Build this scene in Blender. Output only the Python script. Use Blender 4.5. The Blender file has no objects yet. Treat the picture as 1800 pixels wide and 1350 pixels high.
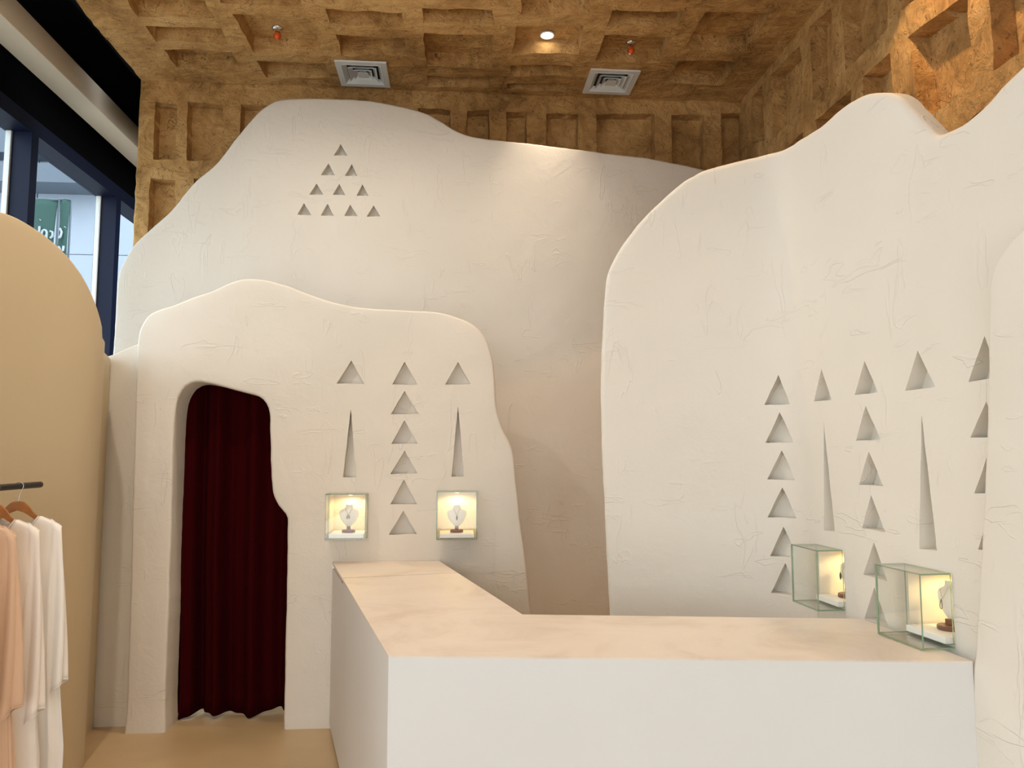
import bpy, bmesh, math, random
from mathutils import Vector, noise
from mathutils.geometry import delaunay_2d_cdt

# ------------------------------------------------------------------ camera, sky, light, exposure
SC = bpy.context.scene
COL = SC.collection
R = math.radians
EYE = 1.6
cam_d = bpy.data.cameras.new('camera'); cam = bpy.data.objects.new('camera', cam_d); COL.objects.link(cam)
cam_d.sensor_width = 36.0; cam_d.lens = 27.0; cam_d.clip_start = 0.05; cam_d.clip_end = 200
cam.location = (0, 0, EYE); cam.rotation_euler = (R(90 + 5.206), 0, R(-4.513))
SC.camera = cam

world = bpy.data.worlds.new('overcast_sky'); SC.world = world; world.use_nodes = True
bg = world.node_tree.nodes['Background']
bg.inputs[0].default_value = (0.89, 0.945, 1.0, 1); bg.inputs[1].default_value = 4.3

def kelvin_warm(k):
    return {2700: (1.0, .66, .35), 3000: (1.0, .74, .47), 3500: (1.0, .82, .61), 4000: (1.0, .87, .72)}[k]

def portal(name, loc, rot, sx, sy):
    l = bpy.data.lights.new(name, 'AREA'); l.shape = 'RECTANGLE'; l.size = sx; l.size_y = sy
    l.cycles.is_portal = True
    o = bpy.data.objects.new(name, l); COL.objects.link(o); o.location = loc; o.rotation_euler = rot
portal('shopfront_sky_portal', (-.35, -2.62, 1.2), (R(90), 0, 0), 3.1, 2.4)
portal('side_window_sky_portal', (-3.6, 3.0, 2.2), (0, R(-90), 0), 4.0, 11.0)

SC.view_settings.view_transform = 'Standard'; SC.view_settings.look = 'None'
SC.view_settings.exposure = 0.04; SC.view_settings.gamma = 1.0; SC.view_settings.use_curve_mapping = False

# ------------------------------------------------------------------ measurements (metres)
CEIL_COF = [[(-2.194, 5.058),(-1.672, 5.017),(-1.676, 5.266),(-2.202, 5.294)], [(-2.194, 5.423),(-1.669, 5.403),(-1.678, 5.604),(-2.196, 5.621)], [(-2.183, 5.733),(-1.679, 5.726),(-1.69, 6.005),(-2.178, 6.007)], [(-1.535, 5.206),(-1.003, 5.22),(-1.003, 5.723),(-1.511, 5.696)], [(-1.528, 5.85),(-1.002, 5.852),(-1.001, 6.071),(-1.513, 6.14)], [(-1.576, 4.86),(-1.035, 4.866),(-1.041, 5.092),(-1.561, 5.08)], [(-0.882, 5.103),(-0.363, 5.107),(-0.362, 5.271),(-0.883, 5.283)], [(-0.856, 5.422),(-0.359, 5.429),(-0.357, 5.68),(-0.856, 5.72)], [(-0.22, 5.041),(0.267, 5.03),(0.289, 5.205),(-0.223, 5.216)], [(-0.217, 5.341),(0.288, 5.339),(0.296, 5.812),(-0.214, 5.834)], [(-0.21, 5.99),(0.304, 5.95),(0.295, 6.154),(-0.225, 6.185)], [(0.434, 4.583),(0.875, 4.548),(0.936, 5.025),(0.455, 5.063)], [(0.444, 5.207),(0.926, 5.176),(0.954, 5.56),(0.45, 5.591)], [(0.436, 5.748),(0.927, 5.726),(0.944, 5.89),(0.444, 5.92)], [(0.433, 6.054),(0.932, 6.025),(0.948, 6.164),(0.442, 6.204)], [(1.089, 4.954),(1.594, 4.932),(1.587, 5.124),(1.095, 5.156)], [(1.092, 5.284),(1.589, 5.26),(1.597, 5.629),(1.1, 5.66)], [(1.731, 4.935),(2.197, 4.905),(2.205, 5.411),(1.729, 5.424)], [(1.733, 5.584),(2.207, 5.555),(2.209, 5.954),(1.716, 5.943)], [(-0.848, 4.627),(-0.354, 4.616),(-0.359, 4.92),(-0.875, 4.916)], [(-0.228, 4.578),(0.238, 4.564),(0.261, 4.852),(-0.221, 4.864)], [(1.049, 4.477),(1.567, 4.448),(1.6, 4.778),(1.083, 4.8)], [(1.658, 4.346),(2.199, 4.303),(2.24, 4.695),(1.726, 4.736)]]
VENTS = [[(-0.932, 5.82),(-0.515, 5.823),(-0.522, 6.199),(-0.926, 6.221)], [(1.079, 5.768),(1.477, 5.746),(1.485, 6.152),(1.082, 6.153)]]
CEIL_SMALL = {'down': (0.7, 5.493), 's1': (-1.308, 5.566), 's2': (1.358, 5.562)}
BACK_COF = [[(-2.43, 4.46),(-2.258, 4.442),(-2.245, 3.982),(-2.428, 3.981)], [(-2.178, 4.479),(-1.891, 4.456),(-1.866, 3.979),(-2.159, 3.975)], [(-1.754, 4.476),(-1.396, 4.469),(-1.383, 3.989),(-1.748, 3.983)], [(-2.444, 3.828),(-2.242, 3.81),(-2.227, 3.41),(-2.447, 3.376)], [(-2.104, 3.833),(-1.852, 3.826),(-1.838, 3.409),(-2.097, 3.403)], [(-0.297, 4.49),(-0.025, 4.485),(-0.022, 4.031),(-0.292, 4.023)], [(0.113, 4.48),(0.3, 4.487),(0.302, 4.016),(0.116, 4.011)], [(0.445, 4.482),(0.624, 4.484),(0.623, 4.026),(0.445, 4.021)], [(0.784, 4.48),(1.058, 4.489),(1.054, 4.014),(0.782, 4.006)], [(1.215, 4.495),(1.725, 4.513),(1.717, 4.019),(1.21, 4.004)], [(1.87, 4.514),(2.156, 4.514),(2.149, 3.997),(1.87, 3.989)], [(2.307, 4.534),(2.51, 4.552),(2.504, 3.982),(2.303, 3.976)], [(-1.257, 4.47),(-0.932, 4.472),(-0.922, 4.003),(-1.245, 3.993)], [(-0.791, 4.477),(-0.439, 4.485),(-0.433, 4.018),(-0.783, 4.008)]]
RIGHT_COF = [[(5.983, 4.562),(5.771, 4.56),(5.77, 4.104),(6.0, 4.162)], [(5.605, 4.557),(5.093, 4.53),(5.093, 4.051),(5.61, 4.051)], [(4.94, 4.574),(4.643, 4.54),(4.666, 4.035),(4.954, 4.044)], [(4.502, 4.539),(3.978, 4.468),(4.012, 4.027),(4.505, 4.026)], [(4.908, 3.884),(4.433, 3.874),(4.449, 3.498),(4.904, 3.504)], [(4.292, 3.884),(4.007, 3.881),(4.003, 3.499),(4.302, 3.509)], [(3.847, 3.882),(3.347, 3.822),(3.354, 3.372),(3.765, 3.36)], [(3.203, 3.838),(2.823, 3.813),(2.831, 3.346),(3.204, 3.357)], [(3.853, 4.416),(3.317, 4.292),(3.341, 3.993),(3.871, 4.054)], [(5.583, 3.848),(5.097, 3.88),(5.098, 3.514),(5.588, 3.489)], [(3.671, 3.187),(3.265, 3.206),(3.258, 2.822),(3.657, 2.783)]]
HILL_OUT = [(-2.436, 2.306),(-2.432, 2.576),(-2.434, 2.785),(-2.427, 2.911),(-2.399, 2.987),(-2.336, 3.107),(-2.236, 3.22),(-2.073, 3.387),(-1.918, 3.598),(-1.759, 3.751),(-1.64, 3.921),(-1.533, 4.07),(-1.448, 4.17),(-1.358, 4.241),(-1.274, 4.266),(-1.106, 4.281),(-0.851, 4.286),(-0.637, 4.281),(-0.465, 4.256),(-0.249, 4.21),(-0.118, 4.151),(0.013, 4.074),(0.144, 4.029),(0.362, 4.005),(0.582, 3.989),(0.803, 3.965),(1.025, 3.945),(1.248, 3.924),(1.472, 3.904),(1.698, 3.87),(1.947, 3.822),(2.196, 3.733),(2.375, 3.591)]
HILL_TRI = [[(-0.848, 3.929),(-0.796, 3.842),(-0.897, 3.84)], [(-0.935, 3.777),(-0.886, 3.686),(-0.989, 3.685)], [(-0.763, 3.777),(-0.72, 3.687),(-0.814, 3.684)], [(-1.02, 3.619),(-0.969, 3.535),(-1.071, 3.532)], [(-0.852, 3.622),(-0.805, 3.536),(-0.9, 3.536)], [(-0.681, 3.622),(-0.636, 3.536),(-0.726, 3.533)], [(-1.109, 3.468),(-1.055, 3.375),(-1.155, 3.377)], [(-0.936, 3.466),(-0.887, 3.375),(-0.984, 3.375)], [(-0.768, 3.465),(-0.715, 3.38),(-0.812, 3.377)], [(-0.595, 3.466),(-0.544, 3.379),(-0.644, 3.377)]]
ARCH_OUT = [(-1.853, 0.159),(-1.86, 0.606),(-1.869, 1.26),(-1.882, 1.931),(-1.884, 2.204),(-1.876, 2.335),(-1.834, 2.426),(-1.779, 2.465),(-1.697, 2.494),(-1.565, 2.549),(-1.449, 2.593),(-1.366, 2.636),(-1.283, 2.666),(-1.198, 2.671),(-1.112, 2.659),(-0.992, 2.622),(-0.871, 2.574),(-0.749, 2.534),(-0.611, 2.507),(-0.437, 2.492),(-0.263, 2.484),(-0.087, 2.476),(0.019, 2.452),(0.107, 2.418),(0.178, 2.361),(0.224, 2.291),(0.253, 2.191),(0.267, 2.067),(0.278, 1.908),(0.31, 1.768),(0.363, 1.663),(0.384, 1.593),(0.401, 1.419),(0.426, 1.178),(0.46, 0.938),(0.487, 0.701),(0.498, 0.616),(0.507, 0.232)]
DOOR_OUT = [(-0.964, 0.041),(-0.966, 0.46),(-0.967, 0.894),(-0.974, 1.154),(-0.979, 1.228),(-1.035, 1.306),(-1.063, 1.387),(-1.077, 1.512),(-1.085, 1.692),(-1.093, 1.846),(-1.122, 1.915),(-1.17, 1.952),(-1.275, 1.979),(-1.416, 2.013),(-1.523, 2.031),(-1.592, 2.004),(-1.632, 1.939),(-1.646, 1.868),(-1.651, 1.725),(-1.647, 1.425),(-1.645, 1.004),(-1.641, 0.645),(-1.64, 0.22),(-1.634, 0.027)]
ARCH_TRI = [[(-0.613, 2.17),(-0.533, 2.027),(-0.698, 2.028)], [(-0.29, 2.165),(-0.209, 2.025),(-0.364, 2.024)], [(0.038, 2.166),(0.116, 2.03),(-0.039, 2.027)], [(-0.288, 1.986),(-0.201, 1.845),(-0.369, 1.842)], [(-0.286, 1.804),(-0.205, 1.664),(-0.363, 1.662)], [(-0.282, 1.621),(-0.205, 1.484),(-0.367, 1.478)], [(-0.284, 1.445),(-0.204, 1.298),(-0.364, 1.297)], [(-0.286, 1.259),(-0.202, 1.119),(-0.369, 1.116)], [(-0.61, 1.869),(-0.571, 1.46),(-0.649, 1.46)], [(0.04, 1.889),(0.079, 1.462),(0.003, 1.462)]]
ARCH_BOX = [[(-0.735, 1.365),(-0.498, 1.367),(-0.494, 1.1),(-0.729, 1.099)], [(-0.085, 1.38),(0.157, 1.375),(0.159, 1.094),(-0.082, 1.096)]]
RH_PLAN = [(0.55, 4.0),(0.78, 3.93),(1.0, 3.84),(1.2, 3.75),(1.38, 3.66),(1.5, 3.585),(1.565, 3.525),(1.597, 3.45),(1.605, 3.35),(1.608, 3.2),(1.613, 3.084),(1.635, 2.78),(1.657, 2.463),(1.68, 2.2),(1.71, 1.8),(1.75, 1.3)]
RH_OUT = [(0.26, 0.848),(0.253, 1.018),(0.242, 1.304),(0.233, 1.594),(0.23, 1.889),(0.236, 2.127),(0.25, 2.367),(0.264, 2.518),(0.289, 2.592),(0.329, 2.665),(0.39, 2.746),(0.465, 2.829),(0.555, 2.911),(0.644, 2.982),(0.717, 3.024),(0.789, 3.05),(0.93, 3.07),(1.069, 3.078),(1.158, 3.076),(1.294, 3.07),(1.507, 3.045),(1.664, 3.051),(1.765, 3.045),(1.859, 3.022),(1.98, 2.964),(2.044, 2.913),(2.103, 2.838),(2.173, 2.75),(2.213, 2.704),(2.253, 2.693),(2.345, 2.689),(2.444, 2.711),(2.515, 2.741),(2.604, 2.768),(2.687, 2.801)]
RH_LEN = 3.367
RH_TRI = [[(1.114, 1.976),(1.172, 1.833),(1.041, 1.835)], [(1.114, 1.797),(1.186, 1.653),(1.043, 1.654)], [(1.118, 1.616),(1.188, 1.479),(1.044, 1.479)], [(1.115, 1.443),(1.19, 1.305),(1.041, 1.3)], [(1.116, 1.262),(1.19, 1.126),(1.048, 1.119)], [(1.12, 1.093),(1.187, 0.952),(1.046, 0.949)], [(1.452, 1.97),(1.529, 1.828),(1.377, 1.833)], [(1.459, 1.744),(1.514, 1.277),(1.424, 1.273)], [(1.77, 1.967),(1.847, 1.835),(1.698, 1.837)], [(1.768, 1.789),(1.854, 1.654),(1.697, 1.654)], [(1.776, 1.61),(1.856, 1.478),(1.702, 1.478)], [(1.778, 1.442),(1.855, 1.306),(1.71, 1.309)], [(1.781, 1.262),(1.854, 1.125),(1.705, 1.128)], [(1.772, 1.091),(1.849, 0.956),(1.702, 0.959)], [(2.081, 1.967),(2.161, 1.829),(2.005, 1.829)], [(2.085, 1.734),(2.132, 1.272),(2.042, 1.267)], [(2.392, 1.971),(2.439, 1.837),(2.313, 1.832)], [(2.382, 1.765),(2.428, 1.652),(2.308, 1.653)], [(2.38, 1.605),(2.422, 1.479),(2.314, 1.475)], [(2.381, 1.433),(2.424, 1.296),(2.318, 1.299)]]
NR_PLAN = [(1.612, 2.38),(1.622, 2.25),(1.64, 2.0),(1.68, 1.5),(1.72, 0.8),(1.75, 0),(1.78, -1.2)]
NR_OUT = [(0.043, 0.893),(0.062, 1.001),(0.097, 1.248),(0.123, 1.423),(0.153, 1.666),(0.175, 1.873),(0.19, 2.046),(0.203, 2.122),(0.224, 2.17),(0.269, 2.21),(0.314, 2.237),(0.345, 2.248)]
NR_LEN = 3.585
LW_PLAN = [(-2.34, 1.2),(-2.33, 1.5),(-2.31, 2.2),(-2.27, 2.8),(-2.2, 3.3),(-2.13, 3.6),(-2.02, 3.88),(-1.9, 4.1),(-1.875, 4.27),(-1.98, 4.5),(-2.065, 4.7),(-2.08, 4.86)]
LW_OUT = [(2.491, 2.728),(2.55, 2.727),(2.61, 2.718),(2.671, 2.701),(2.733, 2.679),(2.826, 2.626),(2.905, 2.559),(2.978, 2.479),(3.033, 2.402),(3.082, 2.326),(3.118, 2.27)]
LW_LEN = 3.774
FILLER = [(-2.077, 2.205),(-1.922, 2.288)]

ZC, YB, XR, YH, YA = 4.64, 6.25, 2.48, 5.70, 4.73     # ceiling, back wall, right wall, hill panel, arch panel
random.seed(4)

# ------------------------------------------------------------------ materials
MATS = {}
def lin(r, g, b):
    f = lambda c: ((c / 255 + .055) / 1.055) ** 2.4 if c > 10 else c / 255 / 12.92
    return (f(r), f(g), f(b), 1)
def new_mat(name):
    m = bpy.data.materials.new(name); m.use_nodes = True; MATS[name] = m
    nt = m.node_tree; b = nt.nodes['Principled BSDF']
    return m, nt, b
def simple(name, col, rough=.5, metal=0, spec=.5, sheen=0):
    m, nt, b = new_mat(name)
    b.inputs['Base Color'].default_value = col; b.inputs['Roughness'].default_value = rough
    b.inputs['Metallic'].default_value = metal; b.inputs['Specular IOR Level'].default_value = spec
    if sheen: b.inputs['Sheen Weight'].default_value = sheen
    return m
def node(nt, t, **kw):
    n = nt.nodes.new(t)
    for k, v in kw.items():
        if k in n.inputs: n.inputs[k].default_value = v
        else: setattr(n, k, v)
    return n
def coords(nt, scale=(1, 1, 1), rot=(0, 0, 0)):
    tc = node(nt, 'ShaderNodeTexCoord'); mp = node(nt, 'ShaderNodeMapping')
    mp.inputs['Scale'].default_value = scale; mp.inputs['Rotation'].default_value = rot
    nt.links.new(tc.outputs['Object'], mp.inputs['Vector']); return mp.outputs[0]
def noise_n(nt, vec, scale, detail=4, rough=.55, dist=0):
    n = node(nt, 'ShaderNodeTexNoise'); n.inputs['Scale'].default_value = scale; n.inputs['Detail'].default_value = detail
    n.inputs['Roughness'].default_value = rough; n.inputs['Distortion'].default_value = dist
    nt.links.new(vec, n.inputs['Vector']); return n.outputs['Fac']
def ramp(nt, fac, stops):
    r = node(nt, 'ShaderNodeValToRGB'); e = r.color_ramp.elements
    while len(e) < len(stops): e.new(.5)
    for el, (p, c) in zip(e, stops):
        el.position = p; el.color = c if len(c) == 4 else (*c, 1)
    nt.links.new(fac, r.inputs[0]); return r.outputs[0]
def math_n(nt, op, a, b):
    n = node(nt, 'ShaderNodeMath', operation=op)
    for i, v in enumerate((a, b)):
        if isinstance(v, (int, float)): n.inputs[i].default_value = v
        else: nt.links.new(v, n.inputs[i])
    return n.outputs[0]
def bump(nt, b, h, strength, dist):
    n = node(nt, 'ShaderNodeBump'); n.inputs['Strength'].default_value = strength; n.inputs['Distance'].default_value = dist
    nt.links.new(h, n.inputs['Height']); nt.links.new(n.outputs[0], b.inputs['Normal'])

def plaster_mat(name, c1, c2, rough=.62, amount=1.0):
    m, nt, b = new_mat(name)
    v = coords(nt)
    big = noise_n(nt, v, .9, 3); fine = noise_n(nt, v, 7, 6, .62, .6)
    col = ramp(nt, big, [(.3, c1), (.7, c2)])
    nt.links.new(col, b.inputs['Base Color']); b.inputs['Roughness'].default_value = rough
    b.inputs['Specular IOR Level'].default_value = .35
    # trowel drags: sparse short ridges, and patches of fine stipple
    h = math_n(nt, 'MULTIPLY', noise_n(nt, v, 2.2, 3), 1.3)
    h = math_n(nt, 'ADD', h, math_n(nt, 'MULTIPLY', fine, .35))
    for rot, sc, seedv in (((.5, .4, .6), (1.0, 1.0, 3.2), 3.1), ((.2, 1.1, .3), (3.4, 3.4, 1.0), 2.3)):
        v2 = coords(nt, sc, rot)
        drag = noise_n(nt, v2, seedv * 1.6, 2, .45, .7)
        ridge = ramp(nt, drag, [(.585, (0, 0, 0)), (.605, (1, 1, 1)), (.64, (0, 0, 0))])
        mask = ramp(nt, noise_n(nt, v2, 1.7, 2, .6), [(.52, (0, 0, 0)), (.6, (1, 1, 1))])
        h = math_n(nt, 'ADD', h, math_n(nt, 'MULTIPLY', math_n(nt, 'MULTIPLY', ridge, mask), .17))
    stip = math_n(nt, 'MULTIPLY', noise_n(nt, v, 24, 4, .7), ramp(nt, noise_n(nt, v, 1.4, 2), [(.5, (0, 0, 0)), (.66, (1, 1, 1))]))
    h = math_n(nt, 'ADD', h, math_n(nt, 'MULTIPLY', stip, .35))
    bump(nt, b, h, .75 * amount, .013)
    return m
plaster_mat('plaster', lin(222, 215, 202), lin(229, 222, 210))
plaster_mat('partition_paint', lin(200, 181, 147), lin(204, 186, 152), .5, .12)
plaster_mat('counter_plaster', lin(216, 213, 209), lin(221, 219, 215), .5, .15)

def clay_mat():
    m, nt, b = new_mat('clay')
    v = coords(nt)
    n1 = noise_n(nt, v, 1.6, 4, .6); n2 = noise_n(nt, v, 9, 6, .65, .8)
    mix = math_n(nt, 'ADD', math_n(nt, 'MULTIPLY', n1, .6), math_n(nt, 'MULTIPLY', n2, .4))
    col = ramp(nt, mix, [(.34, lin(138, 100, 56)), (.5, lin(194, 149, 91)), (.64, lin(222, 178, 117))])
    pits = ramp(nt, noise_n(nt, v, 26, 4, .7, 1.5), [(.30, (.35, .35, .35)), (.40, (1, 1, 1))])
    mx = node(nt, 'ShaderNodeMix', data_type='RGBA', blend_type='MULTIPLY'); mx.inputs[0].default_value = .8
    nt.links.new(col, mx.inputs[6]); nt.links.new(pits, mx.inputs[7])
    # thin dark drying cracks, in patches
    wv = node(nt, 'ShaderNodeMix', data_type='VECTOR'); wv.inputs[0].default_value = .3
    nz = node(nt, 'ShaderNodeTexNoise'); nz.inputs['Scale'].default_value = 6; nz.inputs['Detail'].default_value = 3
    nt.links.new(v, nz.inputs['Vector']); nt.links.new(v, wv.inputs[4]); nt.links.new(nz.outputs['Color'], wv.inputs[5])
    vo_ = node(nt, 'ShaderNodeTexVoronoi', feature='DISTANCE_TO_EDGE'); vo_.inputs['Scale'].default_value = 5.5
    nt.links.new(wv.outputs[1], vo_.inputs['Vector'])
    line = ramp(nt, vo_.outputs['Distance'], [(.002, (.5, .5, .5)), (.010, (0, 0, 0))])
    cm = math_n(nt, 'MULTIPLY', line, ramp(nt, noise_n(nt, v, 3.1, 3), [(.54, (0, 0, 0)), (.62, (1, 1, 1))]))
    mc = node(nt, 'ShaderNodeMix', data_type='RGBA'); nt.links.new(cm, mc.inputs[0]); nt.links.new(mx.outputs[2], mc.inputs[6]); mc.inputs[7].default_value = lin(70, 44, 22)
    nt.links.new(mc.outputs[2], b.inputs['Base Color'])
    b.inputs['Roughness'].default_value = .8; b.inputs['Specular IOR Level'].default_value = .25
    v2 = coords(nt, (1, 2.2, 1.4), (.3, .7, .2))
    drag = noise_n(nt, v2, 5, 5, .62, .5)
    h = math_n(nt, 'ADD', math_n(nt, 'MULTIPLY', n2, .8), math_n(nt, 'MULTIPLY', drag, 1.2))
    h = math_n(nt, 'SUBTRACT', math_n(nt, 'ADD', h, math_n(nt, 'MULTIPLY', pits, .25)), math_n(nt, 'MULTIPLY', cm, .5))
    bump(nt, b, h, .9, .035)
    return m
clay_mat()

def floor_mat():
    m, nt, b = new_mat('floor_microcement')
    v = coords(nt)
    c = ramp(nt, noise_n(nt, v, 1.8, 5, .6), [(.3, lin(178, 152, 114)), (.7, lin(196, 170, 131))])
    nt.links.new(c, b.inputs['Base Color']); b.inputs['Roughness'].default_value = .38
    bump(nt, b, noise_n(nt, v, 30, 3), .05, .005)
floor_mat()
def top_mat():
    m, nt, b = new_mat('countertop')
    v = coords(nt)
    c = ramp(nt, noise_n(nt, v, 2.6, 6, .65, .7), [(.28, lin(206, 190, 173)), (.5, lin(224, 211, 197)), (.75, lin(229, 218, 205))])
    nt.links.new(c, b.inputs['Base Color']); b.inputs['Roughness'].default_value = .42
top_mat()
def wood_mat(name, c1, c2, axis_scale):
    m, nt, b = new_mat(name)
    v = coords(nt, axis_scale)
    c = ramp(nt, noise_n(nt, v, 22, 5, .6, .6), [(.3, c1), (.7, c2)])
    nt.links.new(c, b.inputs['Base Color']); b.inputs['Roughness'].default_value = .38
wood_mat('hanger_wood', lin(150, 92, 40), lin(190, 130, 72), (.25, 1, 1))
wood_mat('stand_wood', lin(92, 46, 22), lin(128, 70, 36), (1, .3, 1))
def cloth_mat(name, c, rough=.55, sheen=.3, sc=1):
    m, nt, b = new_mat(name)
    b.inputs['Base Color'].default_value = c; b.inputs['Roughness'].default_value = rough
    b.inputs['Sheen Weight'].default_value = sheen; b.inputs['Specular IOR Level'].default_value = .3 if rough < .8 else .04
    v = coords(nt, (1, 1, .15))
    bump(nt, b, noise_n(nt, v, 26 * sc, 3), .25, .01)
cloth_mat('white_satin', lin(250, 246, 241), .42)
cloth_mat('ivory_satin', lin(248, 241, 232), .42)
cloth_mat('peach_satin', lin(226, 190, 160), .45)
cloth_mat('velvet', lin(54, 4, 8), .95, 0)
simple('black_metal', lin(16, 15, 17), .3, .3)
simple('navy_metal', lin(12, 22, 50), .55, 0, .25)
simple('black_paint', lin(12, 13, 16), .85, 0, .1)
simple('chrome', (.75, .75, .76, 1), .15, 1)
simple('steel_wire', (.6, .57, .52, 1), .25, 1)
simple('orange_cap', lin(235, 92, 22), .4)
simple('white_metal', lin(232, 233, 228), .45)
simple('duct_dark', lin(48, 56, 60), .7)
simple('white_board', lin(244, 242, 238), .4)
simple('bust_leather', lin(240, 234, 222), .55)
simple('gold', (.7, .5, .25, 1), .25, 1)
simple('dark_bronze', (.12, .085, .05, 1), .35, 1)
simple('pewter', (.4, .37, .3, 1), .3, 1)
simple('beam_paint', lin(224, 214, 196), .6)
simple('facade_panel', lin(166, 174, 186), .5)
simple('facade_joint', lin(110, 118, 130), .8)
simple('canopy_metal', lin(90, 99, 110), .5)
simple('pavement', lin(170, 168, 164), .9)
simple('banner_green', lin(38, 72, 64), .7)
simple('banner_print', lin(165, 172, 176), .7)
def emit(name, col, s):
    m, nt, b = new_mat(name); b.inputs['Base Color'].default_value = (0, 0, 0, 1)
    b.inputs['Emission Color'].default_value = (*col, 1); b.inputs['Emission Strength'].default_value = s
emit('lamp_disc', (1, .9, .75), 14)
emit('niche_lamp', (1, .85, .55), 10)
def glass_mat(name, tint, edge=False):
    m = bpy.data.materials.new(name); m.use_nodes = True; MATS[name] = m; nt = m.node_tree; nt.nodes.clear()
    o = node(nt, 'ShaderNodeOutputMaterial'); t = node(nt, 'ShaderNodeBsdfTransparent'); g = node(nt, 'ShaderNodeBsdfGlossy')
    t.inputs[0].default_value = tint; g.inputs['Roughness'].default_value = .02
    mx = node(nt, 'ShaderNodeMixShader'); fr = node(nt, 'ShaderNodeFresnel')
    ge = node(nt, 'ShaderNodeNewGeometry'); nt.links.new(math_n(nt, 'SUBTRACT', 1.42, math_n(nt, 'MULTIPLY', ge.outputs['Backfacing'], 1.42 - 1 / 1.42)), fr.inputs['IOR'])
    nt.links.new(fr.outputs[0], mx.inputs[0]); nt.links.new(t.outputs[0], mx.inputs[1]); nt.links.new(g.outputs[0], mx.inputs[2])
    nt.links.new(mx.outputs[0], o.inputs[0])
glass_mat('clear_glass', (.985, .995, .988, 1))
glass_mat('window_glass', (.90, .95, .97, 1))
def glass_edge():
    m, nt, b = new_mat('glass_edge')
    b.inputs['Base Color'].default_value = lin(146, 172, 140); b.inputs['Roughness'].default_value = .15
    b.inputs['Transmission Weight'].default_value = .35
glass_edge()

# ------------------------------------------------------------------ helpers
def tag(o, label=None, cat=None, group=None, kind=None):
    if label: o['label'] = label
    if cat: o['category'] = cat
    if group: o['group'] = group
    if kind: o['kind'] = kind
    return o
def empty(name, loc, rz=0):
    o = bpy.data.objects.new(name, None); COL.objects.link(o); o.location = loc; o.rotation_euler = (0, 0, rz)
    o.empty_display_size = .05; return o
def mesh_obj(name, verts, faces, mat, parent=None, smooth=None, loc=None, fix=True):
    me = bpy.data.meshes.new(name); me.from_pydata([tuple(v) for v in verts], [], faces)
    if fix:
        bm = bmesh.new(); bm.from_mesh(me); bmesh.ops.recalc_face_normals(bm, faces=bm.faces); bm.to_mesh(me); bm.free()
    o = bpy.data.objects.new(name, me); COL.objects.link(o)
    for m in (mat if isinstance(mat, (list, tuple)) else [mat]): me.materials.append(MATS[m])
    if smooth is not None:
        me.shade_smooth(); me.set_sharp_from_angle(angle=R(smooth))
    if loc: o.location = loc
    if parent: o.parent = parent
    return o
class MB:
    def __init__(s): s.v = []; s.f = []; s.m = []
    def add(s, v, f, m=0):
        n = len(s.v); s.v += [tuple(p) for p in v]; s.f += [tuple(i + n for i in q) for q in f]; s.m += [m] * len(f); return s
    def box(s, x0, x1, y0, y1, z0, z1, m=0, bev=0):
        if bev <= 0:
            v = [(x, y, z) for z in (z0, z1) for y in (y0, y1) for x in (x0, x1)]
            return s.add(v, [(0, 1, 3, 2), (4, 5, 7, 6), (0, 1, 5, 4), (2, 3, 7, 6), (0, 2, 6, 4), (1, 3, 7, 5)], m)
        bm = bmesh.new(); bmesh.ops.create_cube(bm, size=1)
        for q in bm.verts: q.co = Vector(((x0 + x1) / 2 + q.co.x * (x1 - x0), (y0 + y1) / 2 + q.co.y * (y1 - y0), (z0 + z1) / 2 + q.co.z * (z1 - z0)))
        bmesh.ops.bevel(bm, geom=bm.edges[:] , offset=bev, segments=2, affect='EDGES', profile=.5)
        bm.verts.index_update()
        v = [tuple(q.co) for q in bm.verts]; f = [tuple(q.index for q in fc.verts) for fc in bm.faces]; bm.free()
        return s.add(v, f, m)
    def prism(s, poly, z0, z1, m=0):
        n = len(poly); v = [(x, y, z0) for x, y in poly] + [(x, y, z1) for x, y in poly]
        f = [tuple(range(n - 1, -1, -1)), tuple(range(n, 2 * n))] + [(i, (i + 1) % n, n + (i + 1) % n, n + i) for i in range(n)]
        return s.add(v, f, m)
    def lathe(s, prof, n=24, c=(0, 0, 0), m=0):
        v = []; f = []
        for r, z in prof:
            for k in range(n):
                a = 2 * math.pi * k / n; v.append((c[0] + r * math.cos(a), c[1] + r * math.sin(a), c[2] + z))
        for i in range(len(prof) - 1):
            for k in range(n):
                f.append((i * n + k, i * n + (k + 1) % n, (i + 1) * n + (k + 1) % n, (i + 1) * n + k))
        f.append(tuple(range(n))); f.append(tuple((len(prof) - 1) * n + k for k in range(n - 1, -1, -1)))
        return s.add(v, f, m)
    def tube(s, pts, r, n=8, m=0, radii=None):
        pts = [Vector(p) for p in pts]; rings = []; up = None
        for i, p in enumerate(pts):
            t = (pts[min(i + 1, len(pts) - 1)] - pts[max(i - 1, 0)]).normalized()
            if up is None:
                up = Vector((0, 0, 1)) if abs(t.z) < .9 else Vector((1, 0, 0))
            a = t.cross(up).normalized(); up = a.cross(t).normalized()
            rr = radii[i] if radii else r
            rings.append([p + a * rr * math.cos(2 * math.pi * k / n) + up * rr * math.sin(2 * math.pi * k / n) for k in range(n)])
        v = [q for ring in rings for q in ring]; f = []
        for i in range(len(rings) - 1):
            for k in range(n): f.append((i * n + k, i * n + (k + 1) % n, (i + 1) * n + (k + 1) % n, (i + 1) * n + k))
        f.append(tuple(range(n - 1, -1, -1))); f.append(tuple((len(rings) - 1) * n + k for k in range(n)))
        return s.add(v, f, m)
    def build(s, name, mat, parent=None, smooth=None, loc=None):
        o = mesh_obj(name, s.v, s.f, mat, parent, smooth, loc)
        for p, m in zip(o.data.polygons, s.m): p.material_index = m
        return o

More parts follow.
